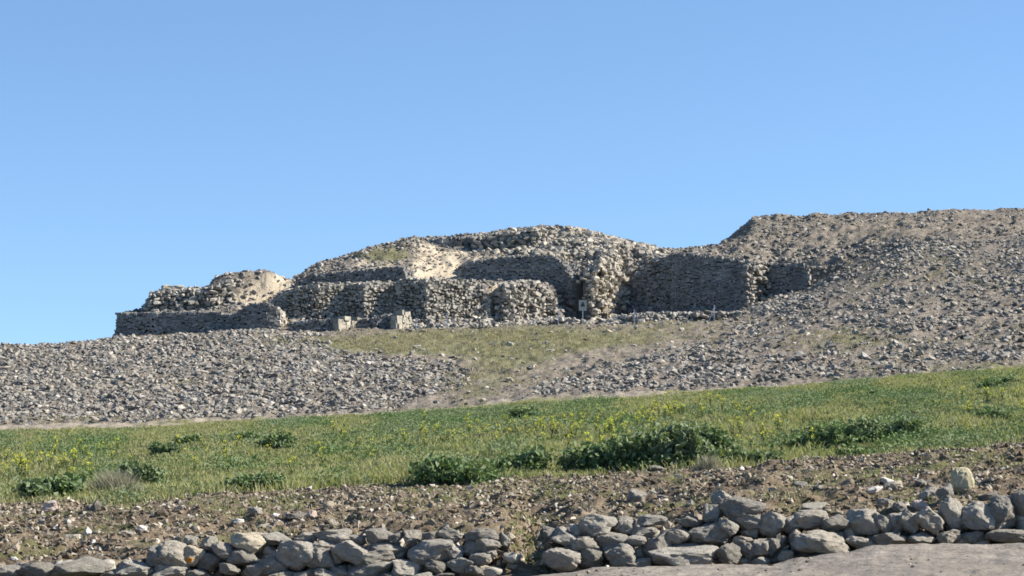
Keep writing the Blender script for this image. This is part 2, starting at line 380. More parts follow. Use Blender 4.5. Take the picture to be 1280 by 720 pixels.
SANDY = [[(606, 352), (626, 352), (628, 398), (604, 398)], [(530, 300), (560, 312), (600, 318), (590, 345), (560, 352), (520, 350), (515, 330)], [(680, 284), (728, 286), (728, 300), (690, 300)], [(298, 366), (335, 344), (370, 346), (350, 372), (318, 386), (285, 388)], [(440, 325), (500, 305), (515, 320), (480, 332), (440, 335)]]
def terrain(name, r0, r1, mat, kind='structure', green=False):
    n, mcol = r1 - r0 + 1, len(colpx)
    V = np.stack([GX[r0:r1 + 1], GY[r0:r1 + 1], GZ[r0:r1 + 1]], -1).reshape(-1, 3)
    i = np.arange(n - 1)[:, None] * mcol + np.arange(mcol - 1)[None]
    Fc = np.stack([i, i + 1, i + 1 + mcol, i + mcol], -1).reshape(-1, 4)
    me = np_mesh(name, V, Fc, mat, True)
    if green:
        a = me.attributes.new('green', 'FLOAT', 'POINT')
        g = green_mask(np.broadcast_to(colpx[None], GPY[r0:r1 + 1].shape), GPY[r0:r1 + 1])
        a3 = me.attributes.new('sandy', 'FLOAT', 'POINT'); pxx = np.broadcast_to(colpx[None], g.shape)
        jx = pxx + 14 * fbm(pxx * .10, GPY[r0:r1 + 1] * .2, None, 5, 5); jy = GPY[r0:r1 + 1] + 8 * fbm(pxx * .10, GPY[r0:r1 + 1] * .2, None, 15, 5)
        sd_ = np.zeros(g.shape)
        for poly in SANDY: sd_ = np.where(inpoly(jx, jy, poly), 1.0, sd_)
        a3.data.foreach_set('value', np.ascontiguousarray(sd_, np.float32).ravel())
        a.data.foreach_set('value', np.ascontiguousarray(g, np.float32).ravel())
    return tag(link(name, me), kind=kind)

tag(terrain('sandy_path', L_PATH, L_BANK, M['sand']), 'pale sandy path surface in front of the low dry stone wall', 'path')
tag(terrain('earth_bank', L_BANK, L_FIELD, M['bank']), 'brown gravelly earth bank between stone wall and meadow', 'ground')
tag(terrain('meadow_ground', L_FIELD, L_TRACK, M['field']), 'ground of the green meadow below the ruin', 'ground')
tag(terrain('dirt_track', L_TRACK, L_HILL, M['track']), 'narrow pale dirt track along the far edge of the meadow', 'track')
tag(terrain('hill', L_HILL, L_END, M['hill'], green=True), 'stony hill carrying the ruined stone walls', 'hill')

def zat(px, Y):
    j = int(np.argmin(np.abs(colpx - px))); return float(np.interp(Y, GY[:, j], GZ[:, j]))
def ground_at(px, py, r0, r1):
    """nearest ground seen at this column and row"""
    j = int(np.argmin(np.abs(colpx - px))); c = GPY[r0:r1 + 1, j]
    k = np.where(c <= py)[0]; k = r0 + (int(k[0]) if len(k) else len(c) - 1)
    return (X_of(px, GY[k, j]), float(GY[k, j]), float(GZ[k, j]))

def sample(r0, r1, count, dens=None, pxlim=(-330, 1610), extra=None):
    """area-weighted points on the ground sheet; dens(px, py) in 0..1 thins them"""
    j0, j1 = np.searchsorted(colpx, pxlim[0]), np.searchsorted(colpx, pxlim[1])
    X, Y, Z = GX[r0:r1 + 1, j0:j1], GY[r0:r1 + 1, j0:j1], GZ[r0:r1 + 1, j0:j1]
    P = np.stack([X, Y, Z], -1)
    a = P[:-1, 1:] - P[:-1, :-1]; b = P[1:, :-1] - P[:-1, :-1]
    A = np.linalg.norm(np.cross(a, b), axis=-1)
    pxm = np.broadcast_to((colpx[j0:j1 - 1] + 1.2)[None], A.shape); pym = GPY[r0:r1, j0:j1 - 1]
    Wt = A * (dens(pxm, pym) if dens else 1)
    tot = Wt.sum(); n = int(count * tot) if count < 2000 and dens is not None or count < 300 else int(count)
    cum = np.cumsum(Wt.ravel()) / tot
    q = np.searchsorted(cum, RS.rand(n)); q = np.minimum(q, cum.size - 1)
    i, j = np.unravel_index(q, A.shape); u, v = RS.rand(n)[:, None], RS.rand(n)[:, None]
    pt = P[i, j] * (1 - u) * (1 - v) + P[i, j + 1] * u * (1 - v) + P[i + 1, j] * (1 - u) * v + P[i + 1, j + 1] * u * v
    return pt, pxm[i, j], pym[i, j]

# ------------------------------------------------------------------ rubble on the hill
SCREE_L = [(-400, 440), (0, 430), (150, 422), (300, 412), (360, 412), (392, 432), (470, 446), (597, 457), (575, 480), (505, 512), (300, 522), (120, 527), (0, 531), (-400, 540)]
SCREE_R = [(655, 496), (690, 474), (760, 458), (800, 446), (860, 436), (930, 412), (985, 378), (1012, 345), (1020, 320), (960, 326), (900, 318), (905, 300), (940, 262), (1500, 255), (1500, 440), (1280, 454), (1130, 466), (1000, 476), (860, 486)]
GRASSY = [(380, 432), (470, 418), (620, 412), (780, 408), (930, 402), (960, 412), (860, 434), (790, 446), (690, 470), (640, 500), (520, 512), (580, 482), (600, 456), (470, 444), (392, 434)]
def hill_dens(px, py):
    jx = px + 14 * fbm(px * .045, py * .11, None, 5, 3); jy = py + 5 * fbm(px * .045, py * .11, None, 15, 3)
    d = np.full(px.shape, .75)                       # the mound itself
    d = np.where((py > 384) & (px > 690) & (px < 940), .12, d)
    d = np.where((py > 393) & (px > 350) & (px <= 690), .30, d)
    d = np.where(py > 408, .07, d)
    d = np.where(inpoly(jx, jy, GRASSY), .045, d)
    d = np.where(inpoly(jx, jy, SCREE_L), 1.0, d)
    s = inpoly(jx, jy, SCREE_R)
    d = np.where(s, .62, d)
    d = np.where(s & (jy < 300) & (jx > 940), .45, d)
    d = np.where(s & inpoly(jx, jy, [(930, 412), (1280, 418), (1400, 440), (1280, 438), (1060, 448), (940, 444), (880, 436)]), .38, d)
    d = np.where(inpoly(jx, jy, [(655, 496), (690, 474), (760, 458), (830, 450), (1000, 446), (1280, 436), (1400, 436), (1400, 446), (1280, 453), (1130, 466), (1000, 476), (860, 486)]), 1.05, d)
    for poly in SANDY: d = np.where(inpoly(jx, jy, poly), .20, d)
    lo = np.where(s, .25, .7)
    d = d * (lo + (1.2 - lo) * np.clip(fbm(px * .025, py * .09, None, 33, 4) * 1.1 + .55, 0, 1))
    d = np.where((py > 545) | (px < -335), .02, d)
    return d * (1 - .75 * np.clip(green_mask(px, py) - .25, 0, 1))

RUBBLE_DENS = 80
kend = kline[20]
pt, ppx, ppy = sample(L_HILL, kend, RUBBLE_DENS, hill_dens, (-330, 1610))
s = .036 + .17 * RS.power(.36, len(pt))**2.2
s = np.where(ppy < 300, s * .85, s) * np.where((ppx > 900) & (ppy > 300), 1.1, 1.0) * np.where((ppx > 690) & (ppx < 835) & (ppy < 384), 1.35, 1.0)
scl = s[:, None] * np.stack([RS.uniform(.85, 1.35, len(s)), RS.uniform(.75, 1.1, len(s)), RS.uniform(.36, .68, len(s))], -1)
R = rot_mats(RS.normal(0, .35, len(s)), RS.normal(0, .35, len(s)), RS.uniform(0, 6.28, len(s)))
pt = pt + np.stack([np.zeros(len(s)), np.zeros(len(s)), scl[:, 2] * RS.uniform(-.1, .6, len(s))], -1)
V, T = merge(ANG, pt, scl, R)
o = link('rubble', np_mesh('rubble', V, T, M['scree']))
tag(o, 'grey broken stone rubble strewn over the hillside', 'rubble', kind='stuff')
N_RUB = len(s)
# bigger blocks of the collapsed part between the crest and the tan pier
COLL = [(600, 316), (640, 292), (730, 286), (800, 306), (840, 318), (815, 338), (782, 392), (744, 392), (740, 362), (716, 336), (700, 322)]
pt, ppx, ppy = sample(kline[15], kline[20], 12, lambda px, py: np.where(inpoly(px, py, COLL), 1.0, 0.0), (580, 860))
s = .12 + .16 * RS.rand(len(pt)) ** 2
scl = s[:, None] * np.stack([RS.uniform(.9, 1.3, len(s)), RS.uniform(.8, 1.1, len(s)), RS.uniform(.6, .9, len(s))], -1)
V, T = merge(ANG, pt + np.c_[np.zeros((len(s), 2)), scl[:, 2] * .4], scl, rot_mats(RS.normal(0, .5, len(s)), RS.normal(0, .5, len(s)), RS.uniform(0, 6.28, len(s))))
tag(link('collapse_rubble', np_mesh('collapse_rubble', V, T, M['tanmasonry'])), 'coarse tan rubble of the collapsed part between summit and tan pier', 'rubble', kind='stuff')

# ------------------------------------------------------------------ ruined masonry walls
def masonry(name, label, pts, stone=(.34, .22), thick=.9, ragged=.12, mat='masonry', rough=.10, cap=True, ends=(False, False), yaw=None, seed=0, group=None, slump=0):
    """a wall of coursed rough stones round an earth core; pts = (column, distance, foot row, top row)"""
    r = np.random.RandomState(seed + 500)
    p = np.array(pts, float)
    P = np.stack([X_of(p[:, 0], p[:, 1]), p[:, 1]], -1)
    zb = Z_of(p[:, 2], p[:, 1]) - .45; zt = Z_of(p[:, 3], p[:, 1])
    if ends[0]: P = np.vstack([P[0] + (0, ends[0]), P]); zb = np.r_[zb[0], zb]; zt = np.r_[zt[0], zt]
    if ends[1]: P = np.vstack([P, P[-1] + (0, ends[1])]); zb = np.r_[zb, zb[-1]]; zt = np.r_[zt, zt[-1]]
    seg = np.diff(P, axis=0); L = np.linalg.norm(seg, axis=1); S = np.r_[0, np.cumsum(L)]
    pos, scl, ang, tilt = [], [], [], []
    sw, sh = stone
    z = zb.min()
    course = 0
    while z < zt.max() + .1:
        h = sh * r.uniform(.8, 1.25); t = -sw * r.rand()
        while t < S[-1]:
            w = sw * r.choice([.5, .7, .9, 1.1, 1.4, 1.9] if yaw else [.6, .8, 1, 1.25, 1.6]) * r.uniform(.85, 1.15)
            c = min(max(t + w / 2, 0), S[-1]); k = min(np.searchsorted(S, c, side='right') - 1, len(L) - 1)
            f = (c - S[k]) / L[k]; b = zb[k] + (zb[k + 1] - zb[k]) * f; tp = zt[k] + (zt[k + 1] - zt[k]) * f
            tp += (.0 if ragged < .07 else 1.5) * ragged * vnoise(np.array([c * .33]), np.array([seed * 7.7]), None, seed + 50)[0] + ragged * (vnoise(np.array([c * .9]), np.array([seed * 3.1]), None, seed)[0] + .4 * r.normal())
            zc = z + h / 2
            if b - .1 < zc < tp - .02:
                d = seg[k] / L[k]; nrm = np.array([d[1], -d[0]])
                bat = (zc - b) * .04
                o2 = P[k] + seg[k] * f - nrm * (bat - r.normal(0, rough * .6)) - nrm * .12
                pos.append((o2[0], o2[1], zc + r.normal(0, .012 + .12 * sh)))
                scl.append((w * .54, .22 * r.uniform(.8, 1.2), h * .56 * r.uniform(.85, 1.1)))
                ang.append(math.atan2(d[1], d[0]) + r.normal(0, yaw or (.04 if rough < .12 else .16))); tilt.append(r.normal(0, .03 if rough < .12 else .1))
            t += w
        z += h * .96; course += 1
    # loose stones lying along the broken top
    if cap:
        for c in np.arange(0, S[-1], sw * .55):
            k = min(np.searchsorted(S, c, side='right') - 1, len(L) - 1); f = (c - S[k]) / L[k]
            d = seg[k] / L[k]; nrm = np.array([d[1], -d[0]])
            for q in range(6):
                back = r.uniform(.1, thick); o2 = P[k] + seg[k] * f - nrm * back
                tp = zt[k] + (zt[k + 1] - zt[k]) * f
                e = r.uniform(.05, .08 + .5 * ragged)
                pos.append((o2[0] + r.normal(0, .1), o2[1], tp + ragged * r.uniform(-.9, .3) - .05))
                scl.append((e * 1.2, e, e * .7)); ang.append(r.uniform(0, 6)); tilt.append(r.normal(0, .3))
    # stones fallen from it, heaped along its foot
    for _ in range(slump):
        c = r.rand() * S[-1]; k = min(np.searchsorted(S, c, side='right') - 1, len(L) - 1); f = (c - S[k]) / L[k]
        hp = .45 + .65 * vnoise(np.array([c * .55]), np.array([seed * 1.7]), None, seed + 9)[0]
        if hp < .15: continue
        d = seg[k] / L[k]; nrm = np.array([d[1], -d[0]]); off = r.uniform(0, 1.3) * hp; o2 = P[k] + seg[k] * f + nrm * off
        b = zb[k] + (zb[k + 1] - zb[k]) * f + .45; e = .05 + .12 * r.rand() ** 2
        pos.append((o2[0], o2[1], b + hp * .75 * (1 - off / (1.3 * hp)) * r.uniform(.75, 1.0) - .05))
        scl.append((e * 1.25, e, e * .75)); ang.append(r.uniform(0, 6)); tilt.append(r.normal(0, .4))
    pos, scl, ang, tilt = map(np.array, (pos, scl, ang, tilt))
    V, T = merge(BOX[:5] + ANG[:5] + BLK[:6] if yaw else BOX if rough < .12 else BLK, pos, scl, rot_mats(tilt, tilt[::-1].copy(), ang), r.randint(0, 16, len(pos)))
    # core
    q = np.arange(0, S[-1] + .2, .25); q[-1] = S[-1]
    CP = np.stack([np.interp(q, S, P[:, 0]), np.interp(q, S, P[:, 1])], -1)
    cb = np.interp(q, S, zb) - .2; ct = np.interp(q, S, zt) - .14 + ragged * .6 * np.array([vnoise(np.array([a * .9]), np.array([seed * 3.1]), None, seed)[0] for a in q])
    ct = np.maximum(ct, cb + .15)
    dn = np.gradient(CP, axis=0); dn /= np.linalg.norm(dn, axis=1)[:, None] + 1e-9
    nr = np.stack([dn[:, 1], -dn[:, 0]], -1)
    ins = .45 if mat == 'tanmasonry' else .25
    if mat == 'tanmasonry': ct = np.minimum(ct - .5, ct.mean()); ct = np.maximum(ct, cb + .1)
    fr, bk = CP - nr * ins, CP - nr * thick
    n = len(q)
    CV = np.concatenate([np.c_[fr, cb], np.c_[fr - nr * .05, ct], np.c_[bk, ct], np.c_[bk, cb]])
    CT = []
    for i in range(n - 1):
        for a in range(4):
            b2 = (a + 1) % 4
            CT += [(a * n + i, a * n + i + 1, b2 * n + i + 1), (a * n + i, b2 * n + i + 1, b2 * n + i)]
    for i in (0, n - 1): CT += [(i, n + i, 2 * n + i), (i, 2 * n + i, 3 * n + i)]
    CT = np.array(CT)
    fm = np.r_[np.zeros(len(T), int), np.ones(len(CT), int)]
    base = np.array([CP[:, 0].mean(), CP[:, 1].mean(), zb.min() + .2])
    Vall = np.concatenate([V, CV]) - base
    o = link(name, np_mesh(name, Vall, np.concatenate([T, CT + len(V)]), [M[mat], M['mortar']], False, fm), None, base)
    return tag(o, label, 'ruined wall', group, 'thing')

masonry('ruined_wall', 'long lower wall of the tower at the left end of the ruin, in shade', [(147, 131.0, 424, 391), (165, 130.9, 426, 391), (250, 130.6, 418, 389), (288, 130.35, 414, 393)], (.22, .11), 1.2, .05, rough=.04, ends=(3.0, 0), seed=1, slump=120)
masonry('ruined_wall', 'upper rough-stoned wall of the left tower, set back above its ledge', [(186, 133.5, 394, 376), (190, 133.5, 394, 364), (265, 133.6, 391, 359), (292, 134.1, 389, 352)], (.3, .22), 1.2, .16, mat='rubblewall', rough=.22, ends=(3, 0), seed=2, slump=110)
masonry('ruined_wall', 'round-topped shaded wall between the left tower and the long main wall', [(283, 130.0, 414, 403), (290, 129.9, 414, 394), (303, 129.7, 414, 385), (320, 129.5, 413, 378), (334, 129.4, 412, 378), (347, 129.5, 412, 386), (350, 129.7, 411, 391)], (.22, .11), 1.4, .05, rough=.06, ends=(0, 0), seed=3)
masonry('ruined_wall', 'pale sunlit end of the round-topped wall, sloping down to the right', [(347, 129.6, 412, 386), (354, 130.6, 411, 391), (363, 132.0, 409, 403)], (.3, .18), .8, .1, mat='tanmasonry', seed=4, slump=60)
masonry('ruined_wall', 'long main lower wall of the ruin with rough sunlit and shaded stretches', [(338, 132.6, 408, 378), (347, 132.0, 408, 370), (356, 131.6, 407, 364), (372, 131.3, 406, 361), (398, 131.2, 405, 357), (430, 132.0, 405, 357), (440, 131.8, 405, 354), (456, 131.2, 405, 356), (490, 132.1, 405, 355), (500, 131.8, 405, 351), (534, 131.1, 406, 350), (544, 131.4, 406, 354), (572, 132.2, 406, 351), (600, 132.9, 406, 355), (607, 133.0, 406, 361), (612, 133.1, 406, 374)], (.16, .12), 1.0, .16, mat='rubblewall', rough=.085, yaw=.2, ends=(0, 1.2), seed=5, slump=420)
masonry('ruined_wall', 'ragged sunlit wall remnant with a rounded top, just left of the recess behind the sign', [(619, 133.5, 406, 372), (623, 133.2, 406, 357), (632, 133.0, 406, 352), (642, 133.1, 405, 357), (652, 133.7, 405, 352), (664, 134.3, 404, 351), (674, 134.7, 403, 356), (684, 135.1, 402, 360), (693, 135.4, 401, 372), (702, 135.6, 401, 388)], (.24, .18), 1.0, .24, mat='rubblewall', rough=.2, yaw=.25, ends=(1.2, 0), seed=24, slump=200)
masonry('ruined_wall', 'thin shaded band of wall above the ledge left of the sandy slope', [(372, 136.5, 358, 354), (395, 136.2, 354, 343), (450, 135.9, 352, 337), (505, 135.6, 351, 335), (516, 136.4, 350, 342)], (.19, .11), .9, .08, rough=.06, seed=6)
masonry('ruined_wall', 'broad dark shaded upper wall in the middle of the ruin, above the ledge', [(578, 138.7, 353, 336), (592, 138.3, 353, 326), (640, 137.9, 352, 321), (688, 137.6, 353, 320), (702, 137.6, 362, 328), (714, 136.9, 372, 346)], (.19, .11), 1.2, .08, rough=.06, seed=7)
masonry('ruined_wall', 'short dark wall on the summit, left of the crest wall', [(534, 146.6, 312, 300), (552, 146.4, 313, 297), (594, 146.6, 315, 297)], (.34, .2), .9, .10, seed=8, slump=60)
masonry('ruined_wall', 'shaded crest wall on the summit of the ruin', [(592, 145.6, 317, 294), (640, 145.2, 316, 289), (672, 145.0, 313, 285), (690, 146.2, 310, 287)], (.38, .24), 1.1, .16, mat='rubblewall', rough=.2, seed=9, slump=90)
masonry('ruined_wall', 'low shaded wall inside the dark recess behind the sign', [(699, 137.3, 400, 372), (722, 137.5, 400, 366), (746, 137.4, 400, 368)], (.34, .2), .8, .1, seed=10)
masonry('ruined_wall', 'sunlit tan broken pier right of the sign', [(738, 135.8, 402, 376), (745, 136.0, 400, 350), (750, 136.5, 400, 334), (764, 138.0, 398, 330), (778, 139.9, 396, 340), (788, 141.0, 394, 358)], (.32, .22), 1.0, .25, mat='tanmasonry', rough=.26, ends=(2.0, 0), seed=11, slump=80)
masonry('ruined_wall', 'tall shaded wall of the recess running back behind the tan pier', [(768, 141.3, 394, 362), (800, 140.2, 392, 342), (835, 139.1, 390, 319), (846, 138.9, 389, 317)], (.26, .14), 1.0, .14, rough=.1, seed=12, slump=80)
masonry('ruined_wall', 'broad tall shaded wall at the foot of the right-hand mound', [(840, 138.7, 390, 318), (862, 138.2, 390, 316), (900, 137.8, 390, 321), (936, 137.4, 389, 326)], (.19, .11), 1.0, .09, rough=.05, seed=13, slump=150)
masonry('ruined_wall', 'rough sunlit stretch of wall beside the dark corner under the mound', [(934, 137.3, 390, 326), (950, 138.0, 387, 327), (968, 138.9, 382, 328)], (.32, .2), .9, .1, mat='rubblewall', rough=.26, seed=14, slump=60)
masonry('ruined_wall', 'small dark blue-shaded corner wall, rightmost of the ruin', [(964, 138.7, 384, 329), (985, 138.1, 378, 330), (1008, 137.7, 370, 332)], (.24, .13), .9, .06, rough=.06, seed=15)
masonry('low_wall', 'long low dark wall with sunlit top stones, below the tall shaded right wall', [(752, 129.6, 408, 398), (775, 129.4, 407, 394), (800, 129.3, 407, 391), (870, 129.3, 405, 390), (935, 129.3, 402, 390)], (.36, .2), .8, .12, mat='rubblewall', rough=.2, seed=16, slump=160)
masonry('low_wall', 'low crumbled wall in front of the sign', [(682, 129.6, 410, 399), (712, 129.6, 410, 398), (742, 130.0, 409, 402)], (.36, .2), .8, .16, mat='rubblewall', rough=.2, seed=17)
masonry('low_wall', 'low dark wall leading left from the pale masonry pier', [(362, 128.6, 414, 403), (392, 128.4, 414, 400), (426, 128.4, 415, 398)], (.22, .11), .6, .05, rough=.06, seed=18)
masonry('masonry_pier', 'wider of two pale sunlit masonry piers, at the end of the low dark wall', [(424, 128.1, 416, 397), (430, 128.5, 416, 396), (436, 128.9, 416, 397), (448, 129.9, 415, 397)], (.34, .24), .5, .04, mat='plaster', rough=.06, cap=False, seed=19)
masonry('low_wall', 'low shaded wall with broken sunlit top between the two pale piers', [(446, 129.5, 415, 400), (470, 129.2, 415, 398), (478, 129.3, 415, 394), (498, 129.3, 415, 394)], (.24, .13), .6, .1, rough=.08, seed=20)
masonry('masonry_pier', 'narrower and taller of two pale sunlit masonry piers', [(497, 128.6, 416, 396), (502, 129.0, 416, 391), (512, 130.0, 415, 391)], (.3, .22), .5, .06, mat='plaster', rough=.06, cap=False, seed=21)
masonry('low_wall', 'low tumbled row of pale stones right of the narrow pale pier', [(520, 128.6, 415, 405), (560, 128.5, 415, 406), (600, 128.6, 414, 406), (640, 128.8, 412, 405), (680, 129.2, 411, 405)], (.36, .2), .8, .22, mat='rubblewall', rough=.24, seed=22, slump=120)
masonry('low_wall', 'dark low remnant of wall on the grass, left of and below the pale piers', [(338, 126.4, 428, 418), (365, 126.2, 429, 417), (402, 126.2, 428, 416), (418, 126.6, 426, 419)], (.38, .16), .9, .14, mat='rubblewall', rough=.2, seed=23)

# a pale block course on the left tower
def bevel_box(name, size, mat, loc, rz=0, jit=.02, seed=0):
    import bmesh
    bm = bmesh.new(); bmesh.ops.create_cube(bm, size=1)
    for v in bm.verts: v.co.x *= size[0]; v.co.y *= size[1]; v.co.z = (v.co.z + .5) * size[2]
    bmesh.ops.subdivide_edges(bm, edges=bm.edges[:], cuts=4, use_grid_fill=True)
    r = random.Random(seed)
    for v in bm.verts: v.co.x += r.gauss(0, jit); v.co.y += r.gauss(0, jit); v.co.z += r.gauss(0, jit)
    bmesh.ops.bevel(bm, geom=[e for e in bm.edges if e.calc_face_angle(0) > .9], offset=.03, segments=1, affect='EDGES')
    me = bpy.data.meshes.new(name); bm.to_mesh(me); bm.free(); me.materials.append(mat)
    o = link(name, me, None, loc); o.rotation_euler.z = rz; return o
tag(bevel_box('stone_block', (1.25, .6, .32), M['plaster'], W(216, 364, 134.4), .25), 'pale flat stone block lying on top of the left tower', 'stone block')

# ------------------------------------------------------------------ sign and barrier stakes
def box_mb(parts):
    V, Fq = [], []
    for (a, b, hw, hd) in parts:      # bar from a to b with half widths
        a, b = np.array(a, float), np.array(b, float); d = b - a; d /= np.linalg.norm(d)
        u = np.array([1., 0, 0]) if abs(d[0]) < .9 else np.array([0, 0, 1.]); u = u - d * (u @ d); u /= np.linalg.norm(u); w = np.cross(d, u)
        i = len(V)
        for e in (a, b):
            for su, sw in ((-1, -1), (1, -1), (1, 1), (-1, 1)): V.append(e + u * hw * su + w * hd * sw)
        Fq += [(i, i + 1, i + 2, i + 3), (i + 4, i + 7, i + 6, i + 5)] + [(i + k, i + (k + 1) % 4, i + 4 + (k + 1) % 4, i + 4 + k) for k in range(4)]
    return np.array(V), np.array(Fq)
def bars(name, parts, mat, parent=None, loc=None):
    V, Fq = box_mb(parts); return link(name, np_mesh(name, V, Fq[:, ::-1], mat), parent, loc)

gx, gy, gz = X_of(728.5, 129.0), 129.0, zat(728.5, 129.0)
sg = link('information_sign', None, None, (gx, gy, gz))
tag(sg, 'small pale sign on a thin post before the dark recess', 'sign')
ptop = Z_of(375, 129) - gz
bars('post', [((0, .03, -.2), (0, .03, ptop), .03, .02)], M['metal'], sg)
pn = bars('panel', [((0, 0, ptop - .60), (0, 0, ptop), .22, .015)], M['panel'], sg)
bars('pictogram', [((0, -.02, ptop - .37), (0, -.02, ptop - .25), .11, .004), ((0, -.02, ptop - .25), (0, -.02, ptop - .13), .055, .004)], M['dark'], pn)

stakes = [(793, 129.0, 387, 6, 'pale leaning barrier stake with a brace, at the left part of the long low wall'),
          (893, 128.8, 381, -6, 'pale barrier stake with a brace, near the right end of the long low wall'),
          (698, 129.0, 391, 0, 'thin single barrier stake left of the sign'),
          (559, 128.0, 391, 0, 'thin single stake before the main wall, right of the narrow pale pier'),
          (520, 127.6, 397, 4, 'thin braced stake at the foot of the narrow pale pier')]
for px, Y, pt_, br, lab in stakes:
    g = zat(px, Y); h = Z_of(pt_, Y) - g
    st = link('barrier_stake', None, None, (X_of(px, Y), Y, g)); tag(st, lab, 'stake', 'barrier stakes in front of the ruin')
    bars('post', [((0, 0, -.2), (0, 0, h), .032, .032)], M['metal'], st)
    if br: bars('brace', [((br * .045 * 1.3, -.03, -.1), (0, -.03, h * .9), .022, .022)], M['metal'], st)
g = zat(602, 127.6); h = Z_of(399, 127.6) - g
tag(bevel_box('marker_stone', (.26, .2, h), M['plaster'], (X_of(602, 127.6), 127.6, g - .05), .2, .012, 5), 'short upright pale marker stone on the grass before the main wall', 'marker stone')

# ------------------------------------------------------------------ foreground dry stone wall and loose stones
ROCKS = [rock_mesh(40 + i, 5, .9, 9 + i % 5, .15) for i in range(12)]
ROCKS_S = [rock_mesh(80 + i, 3, .9, 11, .15) for i in range(8)]
RMESH = {}
def rock_me(k, mat):
    if (k, mat) not in RMESH:
        V, T = ROCKS[k]; RMESH[(k, mat)] = np_mesh('stone', V, T, M[mat], True)
    return RMESH[(k, mat)]

def put_rock(name, px, py, w, h, Y, mat='rock', k=None, parent=None, depth=1.0, roll=None, sink=1.2):
    """a stone whose face is w x h px at (px, py)"""
    k = random.randrange(len(ROCKS)) if k is None else k
    sx = w / 2 * Y / F * sink; sz = h / 2 * Y / F * sink; sy = depth * (sx * .55 + sz * .45)
    o = link(name, rock_me(k, mat), parent)
    x, y, z = W(px, py, Y)
    pl = parent.location if parent is not None else (0, 0, 0)
    o.location = (x - pl[0], y - pl[1], z - pl[2]); o.scale = (sx, sy, sz)
    o.rotation_euler = (random.gauss(0, .10), random.gauss(0, .13) if roll is None else roll, random.choice((0, math.pi)) + random.gauss(.25, .22))
    return o

def wall_group(label, stones, px, fill):
    Y0 = 23.4
    root = link('dry_stone_wall', None, None, (X_of(px, Y0), Y0, zat(px, Y0)))
    tag(root, label, 'dry stone wall', 'foreground dry stone walls', 'thing')
    for s_ in stones:
        x, y, w, h = s_[:4]; mt = s_[4] if len(s_) > 4 else 'rock'
        foot_ = float(np.interp(x, [0, 560, 640, 900, 1060, 1280, 1400], [728, 724, 716, 712, 700, 688, 684]))
        Y = 22.95 + max(0, foot_ - y) * .0055 + random.gauss(0, .035)
        o = put_rock('stone', x, y, w, h, Y, mt, parent=root)
        if mt == 'lichen': pass
    # the stones of the inner courses, seen in the gaps
    pos, scl = [], []
    for (x0, x1, t0, t1, b0, b1) in fill:
        for i in range(int((x1 - x0) / 11)):
            u = random.random(); x = x0 + (x1 - x0) * u; tp = t0 + (t1 - t0) * u + 6; bt = b0 + (b1 - b0) * u
            y = bt + (tp - bt) * random.random(); Y = 23.12 + (bt - y) * .0055
            a, b = random.uniform(10, 20) * Y / F, random.uniform(7, 12) * Y / F
            pos.append(np.array(W(x, y, Y)) - np.array(root.location)); scl.append((a, (a + b) / 2, b))
    pos, scl = np.array(pos), np.array(scl); n = len(pos)
    V, T = merge(ROCKS_S, pos, scl, rot_mats(RS.normal(0, .1, n), RS.normal(0, .15, n), RS.uniform(0, 6, n)))
    tag(link('inner_stones', np_mesh('inner_stones', V, T, M['rock2'], True), root), kind='stuff')
    # small wedged stones between the big ones, and the stony heart behind them
    pos, scl = [], []
    for (x0, x1, t0, t1, b0, b1) in fill:
        n = int((x1 - x0) * 1.5)
        for _ in range(n):
            u = random.random(); x = x0 + (x1 - x0) * u; tp = t0 + (t1 - t0) * u; bt = b0 + (b1 - b0) * u
            v = random.random(); y = bt + (tp - bt) * v; Y = 23.2 + (bt - y) * .006 + random.gauss(0, .03)
            e = random.uniform(3.2, 8) * Y / F
            pos.append(np.array(W(x, y, Y)) - np.array(root.location)); scl.append((e * 1.3, e * 1.2, e * .85))
    pos, scl = np.array(pos), np.array(scl); n = len(pos)
    V, T = merge(ANG, pos, scl, rot_mats(RS.normal(0, .5, n), RS.normal(0, .5, n), RS.uniform(0, 6, n)))
    tag(link('packing_stones', np_mesh('packing_stones', V, T, M['gravel']), root), kind='stuff')
    return root

W3 = [(745, 659, 42, 26), (780, 656, 26, 20), (805, 663, 30, 15), (765, 677, 38, 20), (795, 676, 22, 11), (707, 672, 34, 22), (730, 680, 30, 17), (702, 700, 42, 26), (739, 699, 28, 22), (775, 695, 38, 28), (800, 705, 28, 15), (825, 682, 40, 34), (855, 694, 80, 29), (910, 694, 30, 27), (886, 667, 50, 28), (911, 660, 25, 21), (940, 652, 42, 17), (927, 637, 50, 26), (891, 642, 24, 20), (937, 666, 22, 14), (927, 677, 22, 11), (935, 689, 22, 20), (953, 685, 22, 20), (815, 650, 34, 14), (690, 666, 24, 15), (848, 672, 30, 16), (930, 704, 22, 12), (950, 703, 20, 11), (873, 709, 24, 8), (892, 709, 16, 8),
      (968, 657, 32, 27), (966, 685, 18, 22), (975, 678, 14, 16), (1012, 650, 40, 22), (1047, 655, 36, 21), (1080, 653, 38, 28), (1027, 678, 64, 26), (1076, 680, 38, 16), (1112, 675, 36, 17), (1102, 656, 25, 26), (1117, 655, 18, 24), (1133, 653, 24, 28), (1158, 650, 36, 30), (1190, 643, 30, 38), (1220, 645, 40, 32), (1252, 643, 36, 40), (1279, 630, 26, 30), (1152, 673, 34, 15), (1186, 670, 28, 16), (1215, 671, 30, 15), (1258, 670, 44, 15), (1005, 692, 16, 14), (982, 696, 18, 14), (1032, 695, 46, 11), (994, 672, 16, 18), (1310, 640, 38, 34), (1345, 634, 34, 32), (1300, 668, 40, 16), (1340, 664, 38, 18), (990, 655, 20, 18), (722, 662, 20, 14), (860, 652, 26, 14)]
